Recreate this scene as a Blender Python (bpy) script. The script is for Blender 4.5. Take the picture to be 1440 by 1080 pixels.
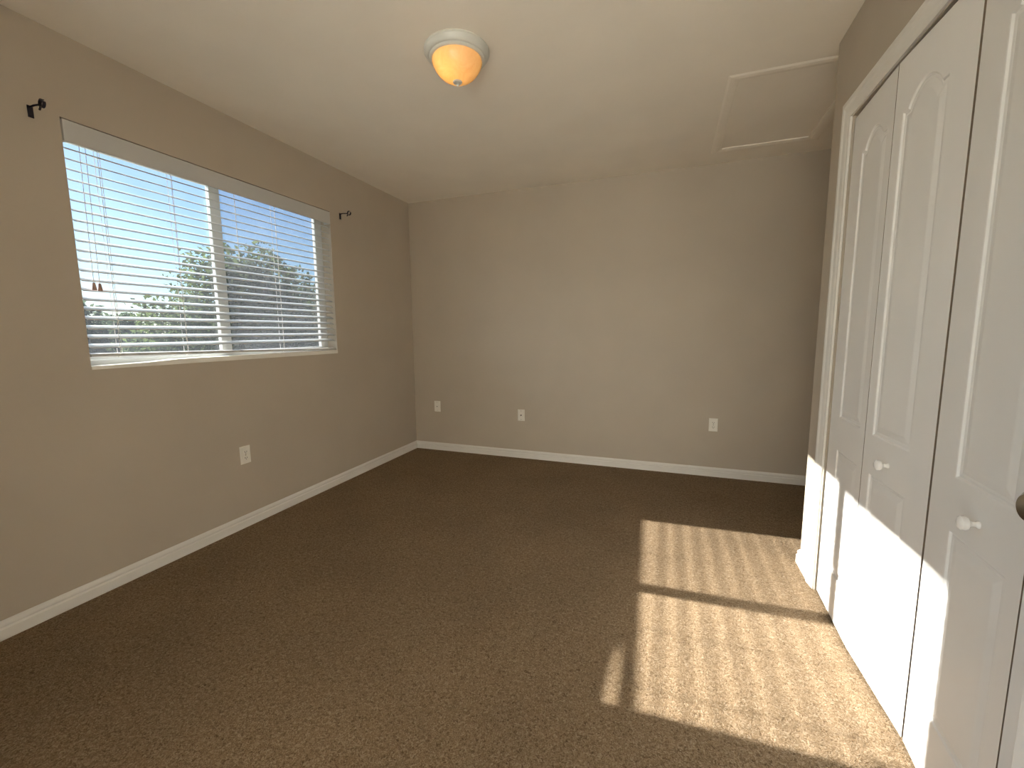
import bpy, bmesh, math, random
from mathutils import Vector, Matrix

for o in list(bpy.data.objects):
    bpy.data.objects.remove(o)
sc = bpy.context.scene
COL = sc.collection
rnd = random.Random(7)

# ------------------------------------------------------------------ camera
cam_d = bpy.data.cameras.new('camera')
cam = bpy.data.objects.new('camera', cam_d)
COL.objects.link(cam)
right = Vector((0.93934865, 0.34285812, -0.00851026))
fwd = Vector((-0.34133146, 0.93217213, -0.12061491))
up = Vector((-0.03342078, 0.11620427, 0.99266289))
m = Matrix((right, up, -fwd)).transposed().to_4x4()
m.translation = Vector((2.43007, -3.73390, 1.18566))
cam.matrix_world = m
cam_d.sensor_fit = 'HORIZONTAL'
cam_d.sensor_width = 36.0
cam_d.lens = 599.594 / 1440.0 * 36.0
cam_d.clip_start = 0.01
cam_d.clip_end = 300
sc.camera = cam

# ------------------------------------------------------------------ sky, sun, exposure
SUN_DIR = Vector((1.0, 0.036, -0.462)).normalized()      # the way the light travels
SUN_EL = math.asin(-SUN_DIR.z)
world = bpy.data.worlds.new('sky')
sc.world = world
world.use_nodes = True
wn = world.node_tree
wn.nodes.clear()
w_out = wn.nodes.new('ShaderNodeOutputWorld')
w_bg = wn.nodes.new('ShaderNodeBackground')
w_sky = wn.nodes.new('ShaderNodeTexSky')
w_sky.sky_type = 'NISHITA'
w_sky.sun_disc = False
w_sky.sun_elevation = SUN_EL
w_sky.sun_rotation = math.atan2(-SUN_DIR.x, -SUN_DIR.y)
w_sky.air_density = 1.0
w_sky.dust_density = 0.8
w_sky.ozone_density = 2.0
w_mul = wn.nodes.new('ShaderNodeMix')
w_mul.data_type = 'RGBA'
w_mul.blend_type = 'MULTIPLY'
w_mul.inputs[0].default_value = 1.0
w_mul.inputs[7].default_value = (0.74, 0.97, 1.22, 1)
wn.links.new(w_sky.outputs[0], w_mul.inputs[6])
wn.links.new(w_mul.outputs[2], w_bg.inputs[0])
wn.links.new(w_bg.outputs[0], w_out.inputs[0])
w_bg.inputs[1].default_value = 0.11

sun_d = bpy.data.lights.new('sun', 'SUN')
sun_d.energy = 23.5
sun_d.angle = math.radians(0.53)
sun_d.color = (1.0, 0.965, 0.90)
sun = bpy.data.objects.new('sun', sun_d)
COL.objects.link(sun)
sun.location = (-8, -2, 6)
sun.rotation_euler = SUN_DIR.to_track_quat('-Z', 'Y').to_euler()

# added broad bluish fill lamp, over and above the world sky
fill_sun_d = bpy.data.lights.new('sky_fill', 'SUN')
fill_sun_d.energy = 5.5
fill_sun_d.angle = math.radians(110)
fill_sun_d.color = (0.80, 0.92, 1.0)
fill_sun = bpy.data.objects.new('sky_fill', fill_sun_d)
COL.objects.link(fill_sun)
fill_sun.location = (-8, -1, 6)
fill_sun.rotation_euler = Vector((1.0, 0.1, -0.42)).to_track_quat('-Z', 'Y').to_euler()

sc.view_settings.view_transform = 'Standard'
sc.view_settings.look = 'None'
sc.view_settings.gamma = 1.0
sc.view_settings.use_curve_mapping = False
sc.view_settings.exposure = 0.20
sc.cycles.max_bounces = 16
sc.cycles.diffuse_bounces = 10
sc.cycles.transparent_max_bounces = 24

# ------------------------------------------------------------------ room numbers (metres)
H = 2.44            # ceiling
W = 3.097           # face of the closet wall
YC = -1.3045        # free corner of the closet wall
XR = 3.78           # wall beyond the closet
YF = -10.60          # wall behind the camera, room lengthened for bounce light
YD = -3.70          # end of the closet wall, hinge side of the room door
VY0, VY1, VZ0, VZ1 = -10.50, -4.75, 0.03, 2.41       # window opening added behind the camera for fill sun
WT = 0.115          # partition thickness
WY0, WY1, WZ0, WZ1 = -2.588, -1.062, 1.048, 2.100   # window opening in the left wall
OY0, OY1, OZ = -3.084, -1.543, 2.034                # closet opening


# ------------------------------------------------------------------ materials
def new_mat(name):
    mt = bpy.data.materials.new(name)
    mt.use_nodes = True
    nt = mt.node_tree
    return mt, nt, nt.nodes['Principled BSDF'], nt.nodes['Material Output']


def coord(nt, scale=(1, 1, 1)):
    tc = nt.nodes.new('ShaderNodeTexCoord')
    mp = nt.nodes.new('ShaderNodeMapping')
    mp.inputs['Scale'].default_value = scale
    nt.links.new(tc.outputs['Object'], mp.inputs[0])
    return mp.outputs[0]


def noise(nt, vec, scale, detail=2, rough=0.5, dist=0.0):
    n = nt.nodes.new('ShaderNodeTexNoise')
    n.inputs['Scale'].default_value = scale
    n.inputs['Detail'].default_value = detail
    n.inputs['Roughness'].default_value = rough
    n.inputs['Distortion'].default_value = dist
    nt.links.new(vec, n.inputs['Vector'])
    return n.outputs['Fac']


def ramp(nt, fac, stops):
    r = nt.nodes.new('ShaderNodeValToRGB')
    e = r.color_ramp.elements
    while len(e) < len(stops):
        e.new(0.5)
    for el, (p, c) in zip(e, stops):
        el.position = p
        el.color = (*c, 1)
    nt.links.new(fac, r.inputs[0])
    return r.outputs[0]


def bump(nt, bsdf, height, strength, distance):
    b = nt.nodes.new('ShaderNodeBump')
    b.inputs['Strength'].default_value = strength
    b.inputs['Distance'].default_value = distance
    nt.links.new(height, b.inputs['Height'])
    nt.links.new(b.outputs[0], bsdf.inputs['Normal'])
    return b


def paint(name, col, rough=0.6, bump_scale=0, bump_str=0.15, var=0.03, spec=0.4):
    mt, nt, bs, _ = new_mat(name)
    v = coord(nt)
    f = noise(nt, v, 2.5, 3)
    lo = tuple(c * (1 - var) for c in col)
    hi = tuple(min(1, c * (1 + var)) for c in col)
    nt.links.new(ramp(nt, f, [(0.3, lo), (0.7, hi)]), bs.inputs['Base Color'])
    bs.inputs['Roughness'].default_value = rough
    bs.inputs['Specular IOR Level'].default_value = spec
    if bump_scale:
        bump(nt, bs, noise(nt, v, bump_scale, 3), bump_str, 0.002)
    return mt


M_WALL = paint('taupe_wall_paint', (0.49, 0.428, 0.347), 0.62, 90, 0.12)
M_CEIL = paint('ceiling_paint', (0.85, 0.79, 0.695), 0.8, 60, 0.18)
M_TRIM = paint('white_trim_paint', (0.77, 0.75, 0.71), 0.38, 0, spec=0.5)
M_DOOR = paint('white_door_paint', (0.79, 0.775, 0.755), 0.40, 160, 0.04, spec=0.5)
M_VINYL = paint('white_window_vinyl', (0.60, 0.60, 0.58), 0.4)
M_SILL = paint('cultured_marble_sill', (0.80, 0.78, 0.72), 0.3, var=0.08)
M_SLAT = paint('faux_wood_slat_white', (0.56, 0.56, 0.55), 0.42)
M_CORD = paint('blind_cord_white', (0.80, 0.78, 0.74), 0.8)
M_TASSEL = paint('tassel_wood', (0.42, 0.28, 0.24), 0.5)
M_PLATE = paint('ivory_plastic', (0.82, 0.79, 0.72), 0.35)
M_SLOT = paint('dark_slot', (0.05, 0.045, 0.04), 0.6)
M_BRONZE = paint('dark_bronze_metal', (0.035, 0.03, 0.04), 0.4)
M_BRONZE.node_tree.nodes['Principled BSDF'].inputs['Metallic'].default_value = 0.6
M_RING = paint('white_lamp_enamel', (0.62, 0.62, 0.57), 0.35)
M_KNOBW = paint('white_ceramic_knob', (0.84, 0.82, 0.80), 0.15, spec=0.5)
M_NICKEL = paint('satin_nickel', (0.50, 0.48, 0.43), 0.22)
M_NICKEL.node_tree.nodes['Principled BSDF'].inputs['Metallic'].default_value = 1.0
M_GAP_SHADE = paint('leaf_edge_gap_shade', (0.20, 0.15, 0.105), 0.85)  # dark edge colour painted in for the shade between door leaves
M_BOUNCE = paint('pale_bounce_floor', (0.80, 0.77, 0.72), 0.5)  # pale colour for the added bounce floor behind the camera
M_DARK = paint('closet_inside', (0.10, 0.09, 0.08), 0.9)


def carpet():
    mt, nt, bs, _ = new_mat('brown_cut_pile_carpet')
    v = coord(nt)
    big = noise(nt, v, 2.2, 3)
    fine = noise(nt, v, 120, 3, 0.6, 1.6)
    mid = noise(nt, v, 38, 3, 0.6, 0.8)
    c1 = ramp(nt, fine, [(0.30, (0.108, 0.064, 0.030)), (0.50, (0.275, 0.188, 0.108)), (0.68, (0.42, 0.325, 0.225))])
    c2 = ramp(nt, big, [(0.3, (0.90, 0.90, 0.90)), (0.7, (1.06, 1.06, 1.06))])
    mx = nt.nodes.new('ShaderNodeMix')
    mx.data_type = 'RGBA'
    mx.blend_type = 'MULTIPLY'
    mx.inputs[0].default_value = 1.0
    nt.links.new(c1, mx.inputs[6])
    nt.links.new(c2, mx.inputs[7])
    nt.links.new(mx.outputs[2], bs.inputs['Base Color'])
    bs.inputs['Roughness'].default_value = 1.0
    bs.inputs['Specular IOR Level'].default_value = 0.05
    bs.inputs['Sheen Weight'].default_value = 0.06
    bs.inputs['Sheen Roughness'].default_value = 0.6
    bs.inputs['Sheen Tint'].default_value = (1, 0.93, 0.84, 1)
    ad = nt.nodes.new('ShaderNodeMath')
    ad.operation = 'MULTIPLY_ADD'
    ad.inputs[1].default_value = 0.45
    nt.links.new(mid, ad.inputs[0])
    nt.links.new(fine, ad.inputs[2])
    bump(nt, bs, ad.outputs[0], 0.85, 0.014)
    return mt


M_CARPET = carpet()


def glass_mat():
    """Single pane with an added haze standing in for lens glare: most light goes straight through."""
    mt, nt, bs, out = new_mat('glare_hazed_glass')
    nt.nodes.remove(bs)
    tr = nt.nodes.new('ShaderNodeBsdfTransparent')
    tr.inputs[0].default_value = (0.95, 0.97, 0.97, 1)
    gl = nt.nodes.new('ShaderNodeBsdfGlossy')
    gl.inputs['Roughness'].default_value = 0.03
    glare_veil = nt.nodes.new('ShaderNodeBsdfTranslucent')  # faint translucent haze put in for lens glare
    glare_veil.inputs[0].default_value = (0.80, 0.86, 0.95, 1)
    fr = nt.nodes.new('ShaderNodeFresnel')
    fr.inputs[0].default_value = 1.35
    m1 = nt.nodes.new('ShaderNodeMixShader')
    nt.links.new(fr.outputs[0], m1.inputs[0])
    nt.links.new(tr.outputs[0], m1.inputs[1])
    nt.links.new(gl.outputs[0], m1.inputs[2])
    m2 = nt.nodes.new('ShaderNodeMixShader')
    v = coord(nt)
    nt.links.new(ramp(nt, noise(nt, v, 6, 4), [(0.3, (0.012,) * 3), (0.7, (0.024,) * 3)]), m2.inputs[0])
    nt.links.new(m1.outputs[0], m2.inputs[1])
    nt.links.new(glare_veil.outputs[0], m2.inputs[2])
    nt.links.new(m2.outputs[0], out.inputs[0])
    return mt


def screen_mat():
    mt, nt, bs, out = new_mat('fine_insect_mesh')
    nt.nodes.remove(bs)
    tr = nt.nodes.new('ShaderNodeBsdfTransparent')
    df = nt.nodes.new('ShaderNodeBsdfDiffuse')
    df.inputs[0].default_value = (0.10, 0.10, 0.11, 1)
    mx = nt.nodes.new('ShaderNodeMixShader')
    mx.inputs[0].default_value = 0.33
    nt.links.new(tr.outputs[0], mx.inputs[1])
    nt.links.new(df.outputs[0], mx.inputs[2])
    nt.links.new(mx.outputs[0], out.inputs[0])
    return mt


def shade_mat():
    """Amber alabaster glass lit by the bulb behind it."""
    mt, nt, bs, out = new_mat('amber_alabaster_glass')
    nt.nodes.remove(bs)
    v = coord(nt, (1, 1, 0.5))
    col = ramp(nt, noise(nt, v, 16, 4, 0.6, 2.0), [(0.3, (0.86, 0.50, 0.13)), (0.7, (0.95, 0.68, 0.28))])
    tl = nt.nodes.new('ShaderNodeBsdfTranslucent')
    nt.links.new(col, tl.inputs[0])
    df = nt.nodes.new('ShaderNodeBsdfDiffuse')
    df.inputs[0].default_value = (0.80, 0.70, 0.50, 1)
    gl = nt.nodes.new('ShaderNodeBsdfGlossy')
    gl.inputs['Roughness'].default_value = 0.2
    m1 = nt.nodes.new('ShaderNodeMixShader')
    m1.inputs[0].default_value = 0.45
    nt.links.new(tl.outputs[0], m1.inputs[1])
    nt.links.new(df.outputs[0], m1.inputs[2])
    fr = nt.nodes.new('ShaderNodeFresnel')
    m2 = nt.nodes.new('ShaderNodeMixShader')
    nt.links.new(fr.outputs[0], m2.inputs[0])
    nt.links.new(m1.outputs[0], m2.inputs[1])
    nt.links.new(gl.outputs[0], m2.inputs[2])
    nt.links.new(m2.outputs[0], out.inputs[0])
    return mt


def leaf_mat(name, col):
    mt, nt, bs, out = new_mat(name)
    nt.nodes.remove(bs)
    v = coord(nt)
    lo = tuple(c * 0.7 for c in col)
    hi = tuple(c * 1.3 for c in col)
    cl = ramp(nt, noise(nt, v, 1.4, 3), [(0.3, lo), (0.7, hi)])
    df = nt.nodes.new('ShaderNodeBsdfDiffuse')
    tl = nt.nodes.new('ShaderNodeBsdfTranslucent')
    nt.links.new(cl, df.inputs[0])
    nt.links.new(cl, tl.inputs[0])
    mx = nt.nodes.new('ShaderNodeMixShader')
    mx.inputs[0].default_value = 0.45
    nt.links.new(df.outputs[0], mx.inputs[1])
    nt.links.new(tl.outputs[0], mx.inputs[2])
    nt.links.new(mx.outputs[0], out.inputs[0])
    return mt


M_GLASS = glass_mat()
M_SCREEN = screen_mat()
M_SHADE = shade_mat()
M_LEAF = leaf_mat('tree_leaves', (0.075, 0.100, 0.040))
M_LEAF2 = leaf_mat('far_tree_leaves', (0.05, 0.07, 0.04))
M_BARK = paint('bark', (0.16, 0.12, 0.09), 0.9, 20, 0.5)
M_LAWN = paint('lawn_grass', (0.05, 0.07, 0.03), 0.95, 30, 0.5, 0.25)
M_ROAD = paint('grey_asphalt', (0.22, 0.22, 0.23), 0.9, 60, 0.3)
M_EXTW = paint('exterior_stucco', (0.50, 0.47, 0.42), 0.85, 40, 0.3)


# ------------------------------------------------------------------ mesh helpers
def link(name, bm, mat, parent=None, smooth=False, recalc=True):
    if recalc:
        bmesh.ops.recalc_face_normals(bm, faces=bm.faces)
    me = bpy.data.meshes.new(name)
    bm.to_mesh(me)
    bm.free()
    mats = mat if isinstance(mat, (list, tuple)) else [mat]
    for k in mats:
        me.materials.append(k)
    if smooth:
        me.polygons.foreach_set('use_smooth', [True] * len(me.polygons))
        me.set_sharp_from_angle(angle=math.radians(32))
    o = bpy.data.objects.new(name, me)
    COL.objects.link(o)
    if parent:
        o.parent = parent
    return o


def empty(name, loc=(0, 0, 0), rotz=0.0):
    o = bpy.data.objects.new(name, None)
    o.empty_display_size = 0.05
    o.location = loc
    o.rotation_euler = (0, 0, rotz)
    COL.objects.link(o)
    return o


def tag(o, label, cat, group=None, kind=None):
    o['label'] = label
    o['category'] = cat
    if group:
        o['group'] = group
    if kind:
        o['kind'] = kind
    return o


def box(bm, x0, x1, y0, y1, z0, z1, bev=0.0, mi=0):
    r = bmesh.ops.create_cube(bm, size=1.0)
    vs = r['verts']
    for v in vs:
        v.co = Vector(((x0 + x1) / 2 + v.co.x * (x1 - x0),
                       (y0 + y1) / 2 + v.co.y * (y1 - y0),
                       (z0 + z1) / 2 + v.co.z * (z1 - z0)))
    fs = {f for v in vs for f in v.link_faces}
    for f in fs:
        f.material_index = mi
    if bev:
        es = list({e for v in vs for e in v.link_edges})
        bmesh.ops.bevel(bm, geom=es, offset=bev, segments=2, profile=0.5, affect='EDGES')


def sweep(bm, path, prof, closed=False, up_axis=Vector((0, 0, 1)), flip=False):
    """Extrude an open/closed 2-D profile (u out of the wall, v along up_axis) along a mitred path.
    path: list of (point, outward vector at that vertex) - outward already mitred."""
    rings = []
    for p, out in path:
        rings.append([bm.verts.new(Vector(p) + Vector(out) * u + up_axis * v) for u, v in prof])
    n = len(prof)
    for a, b in zip(rings, rings[1:]):
        for i in range(n):
            j = (i + 1) % n
            bm.faces.new((a[i], a[j], b[j], b[i]))
    bm.faces.new(rings[0])
    bm.faces.new(rings[-1])


def lathe(bm, prof, segs=48, axis='z', origin=(0, 0, 0)):
    rings = []
    o = Vector(origin)
    for r, h in prof:
        if r < 1e-6:
            p = {'z': Vector((0, 0, h)), 'x': Vector((h, 0, 0)), 'y': Vector((0, h, 0))}[axis]
            rings.append([bm.verts.new(o + p)])
            continue
        ring = []
        for k in range(segs):
            a = 2 * math.pi * k / segs
            c, s = r * math.cos(a), r * math.sin(a)
            p = {'z': Vector((c, s, h)), 'x': Vector((h, c, s)), 'y': Vector((c, h, s))}[axis]
            ring.append(bm.verts.new(o + p))
        rings.append(ring)
    for a, b in zip(rings, rings[1:]):
        for k in range(segs):
            k2 = (k + 1) % segs
            if len(a) == 1 and len(b) == 1:
                continue
            if len(a) == 1:
                bm.faces.new((a[0], b[k], b[k2]))
            elif len(b) == 1:
                bm.faces.new((a[k], a[k2], b[0]))
            else:
                bm.faces.new((a[k], a[k2], b[k2], b[k]))


def tube(bm, pts, r, segs=8, r_end=None):
    pts = [Vector(p) for p in pts]
    rings = []
    n = len(pts)
    for i, p in enumerate(pts):
        t = (pts[min(i + 1, n - 1)] - pts[max(i - 1, 0)]).normalized()
        a = Vector((0, 0, 1)) if abs(t.z) < 0.9 else Vector((1, 0, 0))
        u = t.cross(a).normalized()
        w = t.cross(u)
        rr = r if r_end is None else r + (r_end - r) * i / (n - 1)
        rings.append([bm.verts.new(p + rr * (math.cos(2 * math.pi * k / segs) * u + math.sin(2 * math.pi * k / segs) * w))
                      for k in range(segs)])
    for a, b in zip(rings, rings[1:]):
        for k in range(segs):
            bm.faces.new((a[k], a[(k + 1) % segs], b[(k + 1) % segs], b[k]))
    bm.faces.new(rings[0])
    bm.faces.new(rings[-1])


def structure(o, label, cat):
    return tag(o, label, cat, kind='structure')


# ------------------------------------------------------------------ room shell
bm = bmesh.new()
box(bm, -0.16, XR + 0.12, YF - 0.1, 0.12, -0.12, 0)
structure(link('floor', bm, M_CARPET), 'brown cut-pile carpet covering the whole room floor', 'floor')

bm = bmesh.new()
hx0, hx1, hy0, hy1 = 2.735, 3.25, -1.13, -0.265       # attic opening
for a in ((-0.16, hx0, YF - 0.1, 0.12), (hx1, XR + 0.12, YF - 0.1, 0.12), (hx0, hx1, YF - 0.1, hy0), (hx0, hx1, hy1, 0.12)):
    box(bm, *a, H, H + 0.12)
box(bm, hx0 - 0.1, hx1 + 0.1, hy0 - 0.1, hy1 + 0.1, H + 0.12, H + 0.16)
structure(link('ceiling', bm, M_CEIL), 'flat off-white ceiling over the whole room', 'ceiling')

bm = bmesh.new()
for a in ((YF - 0.1, VY0, 0, H), (VY0, VY1, 0, VZ0), (VY0, VY1, VZ1, H), (VY1, WY0, 0, H), (WY1, 0.12, 0, H), (WY0, WY1, 0, WZ0), (WY0, WY1, WZ1, H)):
    box(bm, -0.145, 0, a[0], a[1], a[2], a[3])
structure(link('wall_left', bm, M_WALL), 'taupe painted wall around the window', 'wall')
bm = bmesh.new()
for a in ((YF - 0.3, VY0, -3.0, H + 0.3), (VY0, VY1, -3.0, VZ0), (VY0, VY1, VZ1, H + 0.3), (VY1, WY0, -3.0, H + 0.3), (WY1, 0.3, -3.0, H + 0.3), (WY0, WY1, -3.0, WZ0), (WY0, WY1, WZ1, H + 0.3)):
    box(bm, -0.18, -0.146, a[0], a[1], a[2], a[3])
structure(link('wall_exterior', bm, M_EXTW), 'stucco outer skin of the house around the window', 'wall')

bm = bmesh.new()
box(bm, 0, XR, 0, 0.12, 0, H)
structure(link('wall_back', bm, M_WALL), 'plain taupe wall with three cover plates opposite the camera', 'wall')

bm = bmesh.new()
box(bm, W, W + WT, OY1, YC, 0, H)
box(bm, W, W + WT, OY0, OY1, OZ, H)
box(bm, W, W + WT, YF, OY0, 0, H)
box(bm, W + WT, XR, YC - WT, YC, 0, H)
structure(link('wall_right', bm, M_WALL), 'taupe closet wall around the white folding doors', 'wall')
bm = bmesh.new()
box(bm, XR, XR + 0.12, YC - WT, 0, 0, H)
box(bm, XR, XR + 0.12, YF - 0.1, YC - WT, 0, H)
structure(link('wall_far_right', bm, M_WALL), 'taupe wall hidden behind the closet corner', 'wall')
bm = bmesh.new()
q = [(-0.145, YF), (W, -5.35), (XR, -5.35), (XR, YF - 0.12), (-0.145, YF - 0.12)]  # slanted on purpose: unseen reflector that throws sun towards the back wall
lo = [bm.verts.new((x, y, 0)) for x, y in q]
hi = [bm.verts.new((x, y, H)) for x, y in q]
bm.faces.new(lo)
bm.faces.new(hi)
for i in range(5):
    bm.faces.new((lo[i], lo[(i + 1) % 5], hi[(i + 1) % 5], hi[i]))
structure(link('wall_front_reflector', bm, M_TRIM), 'unseen white wall behind the camera, angled to bounce sun into the room', 'wall')
bm = bmesh.new()
box(bm, 0, W, YF, -4.6, 0, 0.008)  # added pale surface, out of view, reflects sun up to the ceiling
structure(link('floor_bounce', bm, M_BOUNCE), 'unseen pale floor added behind the camera to bounce sun upward', 'floor')

bm = bmesh.new()
box(bm, 0, 1.25, -4.12, -4.00, 0, H)  # added light blocker, out of view, keeps fill off the near left wall
structure(link('wall_shade_stub', bm, M_WALL), 'unseen taupe stub wall added to shade the near left side of the room', 'wall')

# baseboards: colonial profile (u out, v up)
BBP = [(0, 0), (0.014, 0), (0.014, 0.042), (0.0095, 0.047), (0.0085, 0.050), (0.0105, 0.054), (0.0105, 0.060),
       (0.0085, 0.066), (0.005, 0.071), (0.003, 0.075), (0, 0.075)]
bm = bmesh.new()
sweep(bm, [((0, -3.92, 0), (1, 0, 0)), ((0, 0, 0), (1, -1, 0))], BBP)
structure(link('baseboard_left', bm, M_TRIM), 'white baseboard under the window wall', 'baseboard')
bm = bmesh.new()
sweep(bm, [((0, 0, 0), (1, -1, 0)), ((XR, 0, 0), (-1, -1, 0))], BBP)
structure(link('baseboard_back', bm, M_TRIM), 'white baseboard along the plain back wall', 'baseboard')
CAS_Y = -1.467          # outer edge of the closet casing, far side
bm = bmesh.new()
sweep(bm, [((W, CAS_Y, 0), (-1, 0, 0)), ((W, YC, 0), (-1, 1, 0)), ((XR, YC, 0), (0, 1, 0))], BBP)
structure(link('baseboard_right', bm, M_TRIM), 'short white baseboard wrapping the closet corner', 'baseboard')

# closet casing; the jamb keeps the wall colour, darker to suggest gap shade
CW = 0.072
CP = [(0.0, 0.0), (0.015, 0.0), (0.017, 0.006), (0.017, 0.020), (0.0135, 0.030), (0.0115, 0.052), (0.009, 0.062), (0.008, CW), (0.0, CW)]
bm = bmesh.new()
yi1, yi0, zi = OY1 + 0.006, OY0 - 0.006, OZ + 0.004     # inner edge


def casing_ring(y, z, dy, dz):
    # profile v runs from the outer edge (0) to the inner edge (CW)
    return [bm.verts.new((W - u, y + dy * (CW - v), z + dz * (CW - v))) for u, v in CP]


rings = [casing_ring(yi1, 0, 1, 0), casing_ring(yi1, zi, 1, 1), casing_ring(yi0, zi, -1, 1), casing_ring(yi0, 0, -1, 0)]
for a, b in zip(rings, rings[1:]):
    for i in range(len(CP)):
        j = (i + 1) % len(CP)
        bm.faces.new((a[i], a[j], b[j], b[i]))
bm.faces.new(rings[0])
bm.faces.new(rings[-1])
structure(link('trim_1', bm, M_TRIM), 'white casing around the folding closet doors', 'trim')


# ------------------------------------------------------------------ bifold closet doors
def panel_outline(y0, y1, z0, zs, rise, d, n=22):
    """outline inset by d; zs = shoulder height, rise = arch height (0 = square top)"""
    a, b = y0 + d, y1 - d
    pts = [(a, z0 + d), (b, z0 + d)]
    if rise == 0:
        pts += [(b, zs - d), (a, zs - d)]
        return pts
    wd = y1 - y0
    sh = 0.13 * wd
    pts.append((b, zs - d))
    for k in range(n + 1):
        t = k / n
        y = (y1 - sh - d * 0.55) + ((y0 + sh + d * 0.55) - (y1 - sh - d * 0.55)) * t
        pts.append((y, zs - d + rise * math.sin(math.pi * t) ** 0.75))
    pts.append((a, zs - d))
    return pts


RELIEF = [(0.0, 0.0), (0.003, -0.0008), (0.006, -0.0050), (0.009, -0.0056), (0.011, -0.0046), (0.014, -0.0048), (0.017, -0.0056), (0.036, -0.0022), (0.040, -0.0018)]


def door_leaf_bm(w, h, panels, thick=0.034):
    """local: y from 0 to -w, z 0..h, front face at x = 0 facing -x."""
    bm = bmesh.new()
    rect = [bm.verts.new((0, -w, 0)), bm.verts.new((0, 0, 0)), bm.verts.new((0, 0, h)), bm.verts.new((0, -w, h))]
    edges = [bm.edges.new((rect[i], rect[(i + 1) % 4])) for i in range(4)]
    rings_all = []
    for p in panels:
        rings = []
        for d, dep in RELIEF:
            rings.append([bm.verts.new((-dep, y, z)) for y, z in panel_outline(*p, d)])
        n = len(rings[0])
        for i in range(n):
            edges.append(bm.edges.new((rings[0][i], rings[0][(i + 1) % n])))
        rings_all.append(rings)
    bmesh.ops.triangle_fill(bm, use_beauty=True, use_dissolve=False, edges=edges)
    for rings in rings_all:
        n = len(rings[0])
        for a, b in zip(rings, rings[1:]):
            for i in range(n):
                j = (i + 1) % n
                bm.faces.new((a[i], a[j], b[j], b[i]))
        c = rings[-1]
        ce = [bm.edges.get((c[i], c[(i + 1) % n])) for i in range(n)]
        bmesh.ops.triangle_fill(bm, use_beauty=True, use_dissolve=False, edges=ce)
    back = [bm.verts.new((thick, v.co.y, v.co.z)) for v in rect]
    for i in range(4):
        j = (i + 1) % 4
        bm.faces.new((rect[i], rect[j], back[j], back[i])).material_index = 1  # leaf sides get the dark gap-shade colour
    bm.faces.new(back[::-1])
    return bm


def knob_bm():
    bm = bmesh.new()
    lathe(bm, [(0, 0.0), (0.0085, 0.0), (0.008, -0.003), (0.006, -0.006), (0.006, -0.012), (0.009, -0.016),
               (0.0145, -0.020), (0.0165, -0.025), (0.0155, -0.031), (0.010, -0.0345), (0, -0.0355)], 28, 'x')
    return bm


LW, LH = 0.3770, 2.006
NARROW, WIDE = 0.047, 0.106


def leaf_panels(hinge_right):
    """hinge on the far-from-jamb side narrows that stile. returns (y0,y1,z0,zs,rise) in local y (negative)"""
    if hinge_right:
        y1, y0 = -WIDE, -(LW - NARROW)
    else:
        y1, y0 = -NARROW, -(LW - WIDE)
    return [(y0, y1, 0.175, 0.685, 0), (y0, y1, 0.815, 1.840, 0.052)]


def leaf(parent, p0, p1, hinge_right, knob_y=None):
    p0, p1 = Vector((*p0, 0)), Vector((*p1, 0))
    d = (p1 - p0).normalized()
    rz = math.atan2(d.x, -d.y)            # rotates local -y onto d
    o = link('door_leaf', door_leaf_bm(LW, LH, leaf_panels(hinge_right)), [M_DOOR, M_GAP_SHADE], parent)
    o.location = (p0.x - parent.location.x, p0.y - parent.location.y, 0.012)
    o.rotation_euler = (0, 0, rz)
    if knob_y is not None:
        k = link('knob', knob_bm(), M_KNOBW, o, smooth=True)
        k.location = (0, -knob_y, 0.745)
    return o


XD = W + 0.004
d1 = empty('door_1', (XD, -1.93, 0))
structure(d1, 'far pair of white folding closet doors with arched panels, half in sunlight', 'closet door')
fold1 = (XD - 0.013, -1.558 - math.sqrt(LW ** 2 - 0.013 ** 2))
end1 = (XD, fold1[1] - 0.004 - math.sqrt(LW ** 2 - 0.013 ** 2))
leaf(d1, (XD, -1.558), fold1, True)
leaf(d1, (fold1[0], fold1[1] - 0.004), end1, False, NARROW + 0.117)
d2 = empty('door_2', (XD, -2.70, 0))
structure(d2, 'near pair of white folding closet doors, cut off by the right edge of the photo', 'closet door')
s2 = (XD, end1[1] - 0.009)
fold2 = (XD - 0.030, s2[1] - math.sqrt(LW ** 2 - 0.030 ** 2))
end2 = (XD, fold2[1] - 0.004 - math.sqrt(LW ** 2 - 0.030 ** 2))
leaf(d2, s2, fold2, True, WIDE + 0.117)
leaf(d2, (fold2[0], fold2[1] - 0.004), end2, False)

# open room door beside the closet; only its knob shows at the right edge
d3 = empty('door_3', (2.974, -2.885, 0))
structure(d3, 'white room door swung open against the closet, only its metal knob in view', 'room door')
bm = bmesh.new()
box(bm, 0, 0.035, -0.80, 0, 0.012, 2.03, 0.002)
link('door_slab', bm, M_DOOR, d3)
KN = [(0, 0.0), (0.032, 0.0), (0.031, -0.005), (0.014, -0.010), (0.011, -0.020), (0.013, -0.027), (0.023, -0.036),
      (0.0275, -0.046), (0.0265, -0.056), (0.018, -0.064), (0, -0.066)]
bm = bmesh.new()
lathe(bm, KN, 40, 'x')
k = link('doorknob', bm, M_NICKEL, d3, smooth=True)
k.location = (0, -0.062, 0.934)
k['label'] = 'round satin metal knob'

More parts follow.
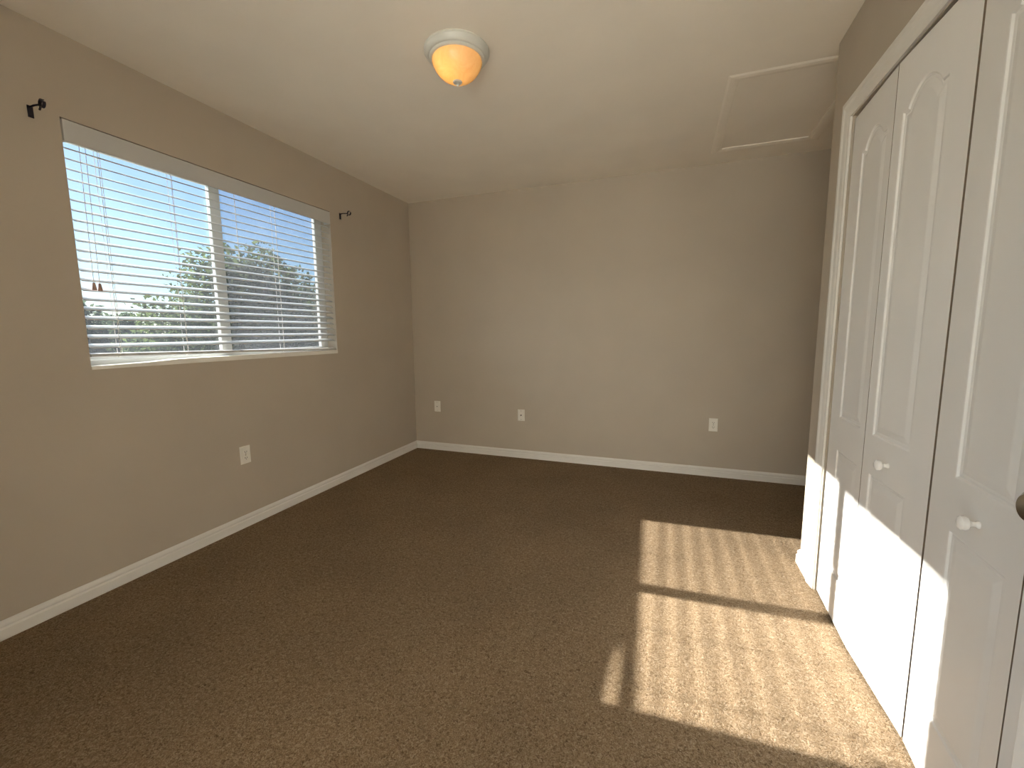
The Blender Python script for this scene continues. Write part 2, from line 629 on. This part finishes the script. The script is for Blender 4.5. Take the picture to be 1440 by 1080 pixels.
# ------------------------------------------------------------------ attic hatch
hatch = empty('attic_hatch', (2.99, -0.70, H))
tag(hatch, 'square white attic access hatch with moulded frame in ceiling near closet', 'attic hatch')
bm = bmesh.new()
HP = [(0.0, 0.0), (0.002, -0.001), (0.012, -0.0045), (0.030, -0.006), (0.046, -0.0045), (0.056, -0.0015), (0.066, -0.0015), (0.066, 0.02)]
ox0, ox1, oy0, oy1 = 2.668 - 2.99, 3.318 - 2.99, -1.212 + 0.70, -0.206 + 0.70
rings = []
for (x, y, dx, dy) in ((ox0, oy0, 1, 1), (ox1, oy0, -1, 1), (ox1, oy1, -1, -1), (ox0, oy1, 1, -1)):
    rings.append([bm.verts.new((x + dx * u, y + dy * u, v)) for u, v in HP])
for i in range(4):
    a, b = rings[i], rings[(i + 1) % 4]
    for q in range(len(HP) - 1):
        bm.faces.new((a[q], a[q + 1], b[q + 1], b[q]))
link('hatch_frame', bm, M_CEIL, hatch)
bm = bmesh.new()
box(bm, ox0 + 0.064, ox1 - 0.064, oy0 + 0.064, oy1 - 0.064, 0.006, 0.022)
link('hatch_panel', bm, M_CEIL, hatch)

# ------------------------------------------------------------------ ceiling light
LX, LY = 1.495, -1.862
lamp = empty('ceiling_light', (LX, LY, H))
tag(lamp, 'flush ceiling light with white ring and glowing amber glass bowl', 'ceiling light')
bm = bmesh.new()
lathe(bm, [(0.0, 0.0), (0.143, 0.0), (0.146, -0.004), (0.146, -0.010), (0.141, -0.015), (0.139, -0.022), (0.133, -0.030),
           (0.128, -0.033), (0.124, -0.033), (0.121, -0.038), (0.116, -0.041), (0.110, -0.041), (0.108, -0.034), (0.0, -0.030)], 72)
link('base_ring', bm, M_RING, lamp, smooth=True)
bm = bmesh.new()
SP = [(0.108, -0.034), (0.1115, -0.044), (0.1115, -0.052), (0.1055, -0.066), (0.096, -0.083), (0.0815, -0.100), (0.063, -0.114),
      (0.042, -0.1235), (0.022, -0.128), (0.006, -0.129)]
lathe(bm, SP, 72)
link('glass_bowl', bm, M_SHADE, lamp, smooth=True)
bm = bmesh.new()
lathe(bm, [(0.006, -0.124), (0.0195, -0.1265), (0.0215, -0.130), (0.0185, -0.1345), (0.010, -0.1375), (0.0055, -0.1395), (0.0065, -0.142), (0.0045, -0.146), (0, -0.148)], 28)
link('finial', bm, M_RING, lamp, smooth=True)
bulb_d = bpy.data.lights.new('bulb', 'POINT')
bulb_d.energy = 0.27
bulb_d.color = (1.0, 0.60, 0.26)
bulb_d.shadow_soft_size = 0.025
bulb = bpy.data.objects.new('bulb', bulb_d)
COL.objects.link(bulb)
bulb.parent = lamp
bulb.location = (-0.020, -0.030, -0.062)

# ------------------------------------------------------------------ window
win = empty('window_1', (-0.09, (WY0 + WY1) / 2, WZ0))
structure(win, 'wide two-pane white sliding window in the left wall', 'window')
LYO = (WY0 + WY1) / 2


def wbox(bm, x0, x1, y0, y1, z0, z1, bev=0.002):
    box(bm, x0 + 0.09, x1 + 0.09, y0 - LYO, y1 - LYO, z0 - WZ0, z1 - WZ0, bev)


bm = bmesh.new()
F = 0.024
wbox(bm, -0.145, -0.088, WY0, WY0 + F, WZ0, WZ1)
wbox(bm, -0.145, -0.088, WY1 - F, WY1, WZ0, WZ1)
wbox(bm, -0.145, -0.088, WY0 + F, WY1 - F, WZ0, WZ0 + 0.026)
wbox(bm, -0.145, -0.088, WY0 + F, WY1 - F, WZ1 - F, WZ1)
link('window_frame', bm, M_VINYL, win)


def sash(y0, y1, xc, name, sw):
    bm = bmesh.new()
    a, b = xc - 0.011, xc + 0.011
    z0, z1 = WZ0 + 0.022, WZ1 - 0.026
    l, r = sw
    wbox(bm, a, b, y0, y0 + l, z0, z1)
    wbox(bm, a, b, y1 - r, y1, z0, z1)
    wbox(bm, a, b, y0 + l, y1 - r, z0, z0 + 0.020)
    wbox(bm, a, b, y0 + l, y1 - r, z1 - 0.030, z1)
    s = link('sash', bm, M_VINYL, win)
    bm = bmesh.new()
    xs = xc + 0.09
    q = [bm.verts.new((xs, y, z)) for y, z in ((y0 + l - LYO, z0 + 0.02 - WZ0), (y1 - r - LYO, z0 + 0.02 - WZ0),
                                               (y1 - r - LYO, z1 - 0.03 - WZ0), (y0 + l - LYO, z1 - 0.03 - WZ0))]
    bm.faces.new(q)
    g = link('pane', bm, M_GLASS, s)
    return s


YM = -1.868
sash(WY0 + 0.016, YM + 0.030, -0.124, 'near', (0.016, 0.062))
sash(YM - 0.046, WY1 - 0.016, -0.100, 'far', (0.062, 0.050))
bm = bmesh.new()
ysc0, ysc1 = YM - 0.01, WY1 - 0.02
q = [bm.verts.new((-0.141 + 0.09, y - LYO, z - WZ0)) for y, z in ((ysc0, WZ0 + 0.03), (ysc1, WZ0 + 0.03), (ysc1, WZ1 - 0.03), (ysc0, WZ1 - 0.03))]
bm.faces.new(q)
link('insect_screen', bm, M_SCREEN, win)
bm = bmesh.new()
pr_s = ((WY0 + 0.0005, 0.0005), (-2.36, 0.0045), (-2.22, 0.0120), (WY1 - 0.0005, 0.0130))   # set a little out of level
rings = []
for y, dz in pr_s:
    rings.append([bm.verts.new((x + 0.09, y - LYO, z)) for x, z in ((-0.09, -0.014), (0.004, -0.014), (0.004, dz), (-0.09, dz))])
for a, b in zip(rings, rings[1:]):
    for q in range(4):
        bm.faces.new((a[q], a[(q + 1) % 4], b[(q + 1) % 4], b[q]))
bm.faces.new(rings[0])
bm.faces.new(rings[-1])
link('window_sill', bm, M_SILL, win)

# unseen window added behind the camera so sun bounces off the pale floor
win_fill = empty('window_fill', (-0.09, (VY0 + VY1) / 2, VZ0))
structure(win_fill, 'large unseen window added behind the camera to let in fill sun', 'window')
bm = bmesh.new()
hw, hh = (VY1 - VY0) / 2, VZ1 - VZ0
box(bm, -0.05, 0.0, -hw, -hw + 0.05, 0, hh)
box(bm, -0.05, 0.0, hw - 0.05, hw, 0, hh)
box(bm, -0.05, 0.0, -hw + 0.05, hw - 0.05, 0, 0.05)
box(bm, -0.05, 0.0, -hw + 0.05, hw - 0.05, hh - 0.05, hh)
link('window_frame', bm, M_VINYL, win_fill)  # frame of the added, unseen fill window
bm = bmesh.new()
bm.faces.new([bm.verts.new((-0.025, y, z)) for y, z in ((-hw + 0.05, 0.05), (hw - 0.05, 0.05), (hw - 0.05, hh - 0.05), (-hw + 0.05, hh - 0.05))])
link('pane', bm, M_GLASS, win_fill)  # pane of the added, unseen fill window

# ------------------------------------------------------------------ venetian blind
bl = empty('window_blind', (-0.032, LYO, WZ0))
tag(bl, 'white wide-slat venetian blind hanging open inside the window', 'blind')
XB = -0.032
BY0, BY1 = WY0 + 0.010, WY1 - 0.010


def bbox(bm, x0, x1, y0, y1, z0, z1, bev=0.0):
    box(bm, x0 - XB, x1 - XB, y0 - LYO, y1 - LYO, z0 - WZ0, z1 - WZ0, bev)


bm = bmesh.new()
bbox(bm, -0.006, 0.006, WY0 + 0.004, WY1 - 0.004, 2.006, 2.094, 0.002)
bbox(bm, -0.050, -0.006, WY0 + 0.004, WY0 + 0.014, 2.006, 2.094, 0.001)
bbox(bm, -0.050, -0.006, WY1 - 0.014, WY1 - 0.004, 2.006, 2.094, 0.001)
link('valance', bm, M_SLAT, bl)
bm = bmesh.new()
bbox(bm, -0.058, -0.010, BY0 + 0.006, BY1 - 0.006, 2.036, 2.088, 0.002)
link('headrail', bm, M_SLAT, bl)
NSL = 21
TILT = math.radians(20.8)
bm = bmesh.new()
SZ = [1.987 - 0.0424 * k for k in range(NSL)]
for z in SZ:
    top, bot = [], []
    for i in range(5):
        s = (i / 4 - 0.5) * 0.050
        crown = 0.0022 * (1 - (2 * (i / 4) - 1) ** 2)
        for lst, off in ((top, crown + 0.0014), (bot, crown - 0.0014)):
            x = s * math.cos(TILT) + off * math.sin(TILT)
            zz = -s * math.sin(TILT) + off * math.cos(TILT)
            lst.append((x, zz + z - WZ0))
    prof = top + bot[::-1]
    r0 = [bm.verts.new((x, BY0 - LYO, q)) for x, q in prof]
    r1 = [bm.verts.new((x, BY1 - LYO, q)) for x, q in prof]
    n = len(prof)
    for i in range(n):
        j = (i + 1) % n
        bm.faces.new((r0[i], r0[j], r1[j], r1[i]))
    bm.faces.new(r0)
    bm.faces.new(r1)
link('slats', bm, M_SLAT, bl)
RL0, RL1 = 1.091, 1.063      # underside of the bottom rail, near / far end
bm = bmesh.new()
pr = [(-0.023, 0.0), (0.023, 0.0), (0.023, 0.010), (0.020, 0.014), (0.0, 0.016), (-0.020, 0.014), (-0.023, 0.010)]
r0 = [bm.verts.new((x, BY0 - LYO, RL0 + z - WZ0)) for x, z in pr]
r1 = [bm.verts.new((x, BY1 - LYO, RL1 + z - WZ0)) for x, z in pr]
for i in range(len(pr)):
    j = (i + 1) % len(pr)
    bm.faces.new((r0[i], r0[j], r1[j], r1[i]))
bm.faces.new(r0)
bm.faces.new(r1)
rail = link('bottom_rail', bm, M_SLAT, bl)
for y in (-2.462, -2.160, -1.540):
    bm = bmesh.new()
    f = (y - BY0) / (BY1 - BY0)
    zr = RL0 + (RL1 - RL0) * f
    lathe(bm, [(0, zr - WZ0 + 0.001), (0.007, zr - WZ0 + 0.001), (0.006, zr - WZ0 - 0.004), (0, zr - WZ0 - 0.005)], 14, 'z', (0, y - LYO, 0))
    link('cord_button', bm, M_CORD, rail)
for y in (-2.462, -2.160, -1.540):
    f = (y - BY0) / (BY1 - BY0)
    zr = RL0 + (RL1 - RL0) * f - WZ0 + 0.012
    bm = bmesh.new()
    for dx, dy in ((0.0245, -0.006), (-0.0245, 0.006)):
        pts = [(dx, y + dy - LYO, 2.04 - WZ0)]
        pts += [(dx, y + dy + rnd.uniform(-.001, .001) - LYO, zq - WZ0 - math.copysign(0.008, dx)) for zq in SZ]
        pts += [(dx * 0.95, y + dy - LYO, zr - 0.004)]
        tube(bm, pts, 0.0011, 5)
    for z in SZ:     # rungs under each slat
        tube(bm, [(-0.0235, y - LYO, z - WZ0 + 0.0085 - 0.004), (0.0235, y - LYO, z - WZ0 - 0.0085 - 0.004)], 0.0007, 4)
    link('ladder_cord', bm, M_CORD, bl)
    bm = bmesh.new()
    tube(bm, [(0.003, y + 0.012 - LYO, 2.04 - WZ0), (0.003, y + 0.012 - LYO, zr)], 0.0011, 5)
    link('lift_cord', bm, M_CORD, bl)
for y, zb in ((-2.540, 1.420), (-2.519, 1.418)):
    bm = bmesh.new()
    tube(bm, [(0.012, y + 0.010 - LYO, 2.036 - WZ0), (0.027, y + 0.008 - LYO, 2.0 - WZ0), (0.029, y + 0.003 - LYO, 1.7 - WZ0), (0.029, y - LYO, zb - WZ0)], 0.0011, 5)
    c = link('pull_cord', bm, M_CORD, bl)
    bm = bmesh.new()
    b = zb - WZ0
    lathe(bm, [(0, b + 0.003), (0.0045, b + 0.002), (0.0055, b - 0.004), (0.0085, b - 0.026), (0.0085, b - 0.030), (0.004, b - 0.031), (0, b - 0.030)], 20, 'z', (0.029, y - LYO, 0))
    t = link('tassel', bm, M_TASSEL, c, smooth=False)
    t['label'] = 'small brown wooden tassel'
bm = bmesh.new()
tube(bm, [(0.018, -1.827 - LYO, 2.036 - WZ0), (0.029, -1.826 - LYO, 2.0 - WZ0), (0.029, -1.824 - LYO, 1.62 - WZ0)], 0.0016, 6)
link('tilt_wand', bm, M_CORD, bl)


# ------------------------------------------------------------------ curtain rod brackets
def bracket(y, z, label):
    t = empty('curtain_rod_bracket', (0, y, z))
    tag(t, label, 'curtain bracket', 'curtain rod brackets beside the window')
    bm = bmesh.new()
    box(bm, 0, 0.004, -0.009, 0.009, -0.034, 0.012, 0.0015)
    lathe(bm, [(0.004, 0.0038), (0.0036, 0.0055), (0, 0.006)], 12, 'x', (0, 0, -0.025))
    link('mounting_plate', bm, M_BRONZE, t)
    bm = bmesh.new()
    tube(bm, [(0.002, 0, 0.006), (0.03, 0, 0.007), (0.063, 0, 0.004), (0.072, 0, 0.001)], 0.0034, 10)
    link('arm', bm, M_BRONZE, t, smooth=True)
    bm = bmesh.new()
    # open cup for the rod: a wide band bent round the y axis, open at the top, with a set screw
    n = 30
    ri, ro, hw = 0.0130, 0.0163, 0.005
    rings = []
    for i in range(n + 1):
        a = math.radians(62 + 318 * i / n)
        c, s = math.cos(a), math.sin(a)
        rings.append([bm.verts.new((0.088 + r * c, yy, 0.004 + r * s)) for r, yy in ((ri, -hw), (ro, -hw), (ro, hw), (ri, hw))])
    for a, b in zip(rings, rings[1:]):
        for i in range(4):
            j = (i + 1) % 4
            bm.faces.new((a[i], a[j], b[j], b[i]))
    bm.faces.new(rings[0])
    bm.faces.new(rings[-1])
    tube(bm, [(0.077, 0, -0.006), (0.066, 0, -0.016)], 0.0035, 8)
    link('rod_cup', bm, M_BRONZE, t)


bracket(-2.678, 2.089, 'dark metal curtain rod bracket on the wall left of the window')
bracket(-0.952, 2.102, 'dark metal curtain rod bracket on the wall right of the window, near room corner')


# ------------------------------------------------------------------ cover plates
def plate_base(bm):
    """local: plate in the xz plane, front towards -y, 70 x 114 mm"""
    o = [(-0.035, -0.057), (0.035, -0.057), (0.035, 0.057), (-0.035, 0.057)]
    i = [(-0.031, -0.053), (0.031, -0.053), (0.031, 0.053), (-0.031, 0.053)]
    a = [bm.verts.new((x, 0, z)) for x, z in o]
    b = [bm.verts.new((x, -0.003, z)) for x, z in o]
    c = [bm.verts.new((x, -0.0055, z)) for x, z in i]
    for r, s in ((a, b), (b, c)):
        for q in range(4):
            bm.faces.new((r[q], r[(q + 1) % 4], s[(q + 1) % 4], s[q]))
    bm.faces.new(c)
    bm.faces.new(a)


def outlet(loc, rotz, label, name='power_outlet', group=None, s=1.0, kind='duplex'):
    t = empty(name, loc, rotz)
    t.scale = (s, 1, s)
    tag(t, label, 'wall plate' if kind != 'duplex' else 'outlet', group)
    bm = bmesh.new()
    plate_base(bm)
    link('cover_plate', bm, M_PLATE, t)
    if kind == 'duplex':
        for zc in (0.0195, -0.0195):
            bm = bmesh.new()
            pts = []
            for k in range(28):
                a = 2 * math.pi * k / 28
                pts.append((0.0165 * math.cos(a), max(-0.0125, min(0.0125, 0.0165 * math.sin(a)))))
            f = [bm.verts.new((x, -0.0075, z)) for x, z in pts]
            g = [bm.verts.new((x, -0.005, z)) for x, z in pts]
            for q in range(28):
                bm.faces.new((f[q], f[(q + 1) % 28], g[(q + 1) % 28], g[q]))
            bm.faces.new(f)
            r = link('receptacle', bm, M_PLATE, t)
            r.location = (0, 0, zc)
            bm = bmesh.new()
            box(bm, -0.0078, -0.0052, -0.0082, -0.0068, -0.0025, 0.0065)
            box(bm, 0.0052, 0.0078, -0.0082, -0.0068, -0.0015, 0.0055)
            lathe(bm, [(0, -0.0082), (0.0026, -0.0082), (0.0026, -0.0068)], 12, 'y', (0, 0, -0.0075))
            link('slots', bm, M_SLOT, r)
        bm = bmesh.new()
        lathe(bm, [(0, -0.0068), (0.0030, -0.0064), (0.0034, -0.005)], 14, 'y')
        link('screw', bm, M_NICKEL, t)
    elif kind == 'coax':
        bm = bmesh.new()
        lathe(bm, [(0.0, -0.013), (0.0024, -0.013), (0.0030, -0.017), (0.0046, -0.017), (0.0046, -0.009), (0.0068, -0.009), (0.0068, -0.005)], 16, 'y')
        link('coaxial_jack', bm, M_SLOT, t)['label'] = 'dark round coaxial jack'
        for z in (0.042, -0.042):
            bm = bmesh.new()
            lathe(bm, [(0, -0.0068), (0.0030, -0.0064), (0.0034, -0.005)], 14, 'y', (0, 0, z))
            link('screw', bm, M_NICKEL, t)
    else:   # telephone plate with a small square jack
        bm = bmesh.new()
        box(bm, -0.0085, 0.0085, -0.0075, -0.005, -0.009, 0.009, 0.001)
        j = link('phone_jack', bm, M_PLATE, t)
        bm = bmesh.new()
        box(bm, -0.0052, 0.0052, -0.0082, -0.006, -0.005, 0.003)
        link('opening', bm, M_SLOT, j)
        for z in (0.042, -0.042):
            bm = bmesh.new()
            lathe(bm, [(0, -0.0068), (0.0030, -0.0064), (0.0034, -0.005)], 14, 'y', (0, 0, z))
            link('screw', bm, M_NICKEL, t)
    return t


outlet((0, -1.897, 0.449), math.pi / 2, 'ivory duplex power outlet on the left wall below the window', group='duplex power outlets', s=0.96)
outlet((2.793, 0, 0.428), 0, 'ivory duplex power outlet low on the back wall, nearest the closet', group='duplex power outlets', s=0.94)
outlet((0.259, 0, 0.449), 0, 'ivory plate with small jack on the back wall beside the room corner', 'phone_plate', s=0.95, kind='phone')
outlet((1.153, 0, 0.411), 0, 'ivory cable plate with one dark round jack, middle of the back wall', 'cable_plate', s=0.95, kind='coax')

# ------------------------------------------------------------------ outside
GZ = -3.0
bm = bmesh.new()
box(bm, -160, -0.18, -120, 120, GZ - 0.2, GZ)
structure(link('ground', bm, M_LAWN), 'green lawn far below the window', 'lawn')
bm = bmesh.new()
box(bm, -21.5, -17.0, -80, 80, GZ, GZ + 0.03)
structure(link('road', bm, M_ROAD), 'grey street beyond the near tree', 'street')


def tree(loc, blobs, n_leaf, size, mat, label, group, trunk_r=0.22, seed=1):
    """blobs: (dx, dy, z, rx, ry, rz) relative to the trunk foot"""
    R = random.Random(seed)
    t = empty('leafy_tree', loc)
    tag(t, label, 'tree', group)
    bm = bmesh.new()
    zt = min(b[2] for b in blobs)
    tube(bm, [(0, 0, 0), (0.08, 0.05, zt * 0.5), (0.0, 0.1, zt)], trunk_r, 10, trunk_r * 0.7)
    for b in blobs:
        tube(bm, [(0, 0.1, zt * 0.85), (b[0] * 0.5, b[1] * 0.5, (zt + b[2]) / 2 + 0.2), (b[0], b[1], b[2] + b[5] * 0.3)], trunk_r * 0.5, 7, trunk_r * 0.1)
    link('trunk', bm, M_BARK, t)
    vs, fs = [], []
    vol = [b[3] * b[4] * b[5] for b in blobs]
    for _ in range(n_leaf):
        b = R.choices(blobs, vol)[0]
        while True:
            p = Vector((R.gauss(0, 1), R.gauss(0, 1), R.gauss(0, 1)))
            if p.length > 0.01:
                break
        p = p.normalized() * (R.random() ** 0.42)
        lump = 0.82 + 0.30 * math.sin(5.1 * p.x + seed) * math.sin(4.3 * p.y + 2) * math.cos(4.7 * p.z)
        c = Vector((b[0] + p.x * b[3] * lump, b[1] + p.y * b[4] * lump, b[2] + p.z * b[5] * lump))
        u = Vector((R.gauss(0, 1), R.gauss(0, 1), R.gauss(0, 0.6))).normalized()
        w = u.cross(Vector((R.gauss(0, 1), R.gauss(0, 1), R.gauss(0, 1)))).normalized()
        s = size * R.uniform(0.6, 1.3)
        k = len(vs)
        vs += [c - u * s, c + w * s * 0.45, c + u * s, c - w * s * 0.45]
        fs.append((k, k + 1, k + 2, k + 3))
    me = bpy.data.meshes.new('foliage')
    me.from_pydata([tuple(v) for v in vs], [], fs)
    me.materials.append(mat)
    o = bpy.data.objects.new('foliage', me)
    COL.objects.link(o)
    o.parent = t


tree((-13.0, 8.2, GZ),
     [(0, 0, 4.9, 2.3, 2.6, 2.2), (0.2, 0.7, 6.4, 1.6, 1.7, 1.5), (0.3, -2.3, 4.3, 1.7, 1.7, 1.6), (0.1, -3.0, 3.2, 1.4, 1.4, 1.1),
      (-0.2, 2.6, 5.4, 1.9, 1.9, 1.9), (0, 2.0, 3.6, 2.0, 2.3, 1.6), (0.5, -1.1, 6.3, 1.2, 1.3, 1.2), (0.3, 0.3, 3.0, 2.0, 2.4, 1.4)],
     26000, 0.105, M_LEAF, 'large green tree filling the middle of the window view', None, 0.25, 3)
tree((-15.5, 14.6, GZ),
     [(0, 0, 4.4, 2.4, 2.6, 2.0), (0.2, 0.6, 5.7, 1.7, 1.7, 1.4), (0.2, -1.6, 3.2, 1.6, 1.8, 1.3), (0, 2.2, 4.0, 1.8, 2.0, 1.7)],
     12000, 0.12, M_LEAF, 'green tree behind the right pane of the window', None, 0.22, 5)
for i, (x, y, s, lab) in enumerate([
        (-36, 13.0, 1.12, 'distant tree at the far left edge of the window view'),
        (-46, 21.5, 1.05, 'low distant tree left of the large tree'),
        (-36, 24.0, 0.95, 'distant tree just behind the left side of the large tree'),
        (-47, 33.0, 1.1, 'distant tree behind the window mullion'),
        (-36, 35.0, 1.0, 'distant tree behind the right pane'),
        (-47, 46.0, 1.1, 'distant tree at the right end of the window view')]):
    tree((x, y, GZ),
         [(0, 0, 3.4 * s, 2.6 * s, 3.4 * s, 2.2 * s), (0.3, 2.2 * s, 2.6 * s, 2.0 * s, 2.4 * s, 1.9 * s), (0, -2.3 * s, 2.5 * s, 2.0 * s, 2.4 * s, 1.9 * s),
          (0.2, 0.3, 4.9 * s, 1.6 * s, 2.2 * s, 1.3 * s)],
         5200, 0.27, M_LEAF2, lab, 'distant trees across the street', 0.22, 20 + i)
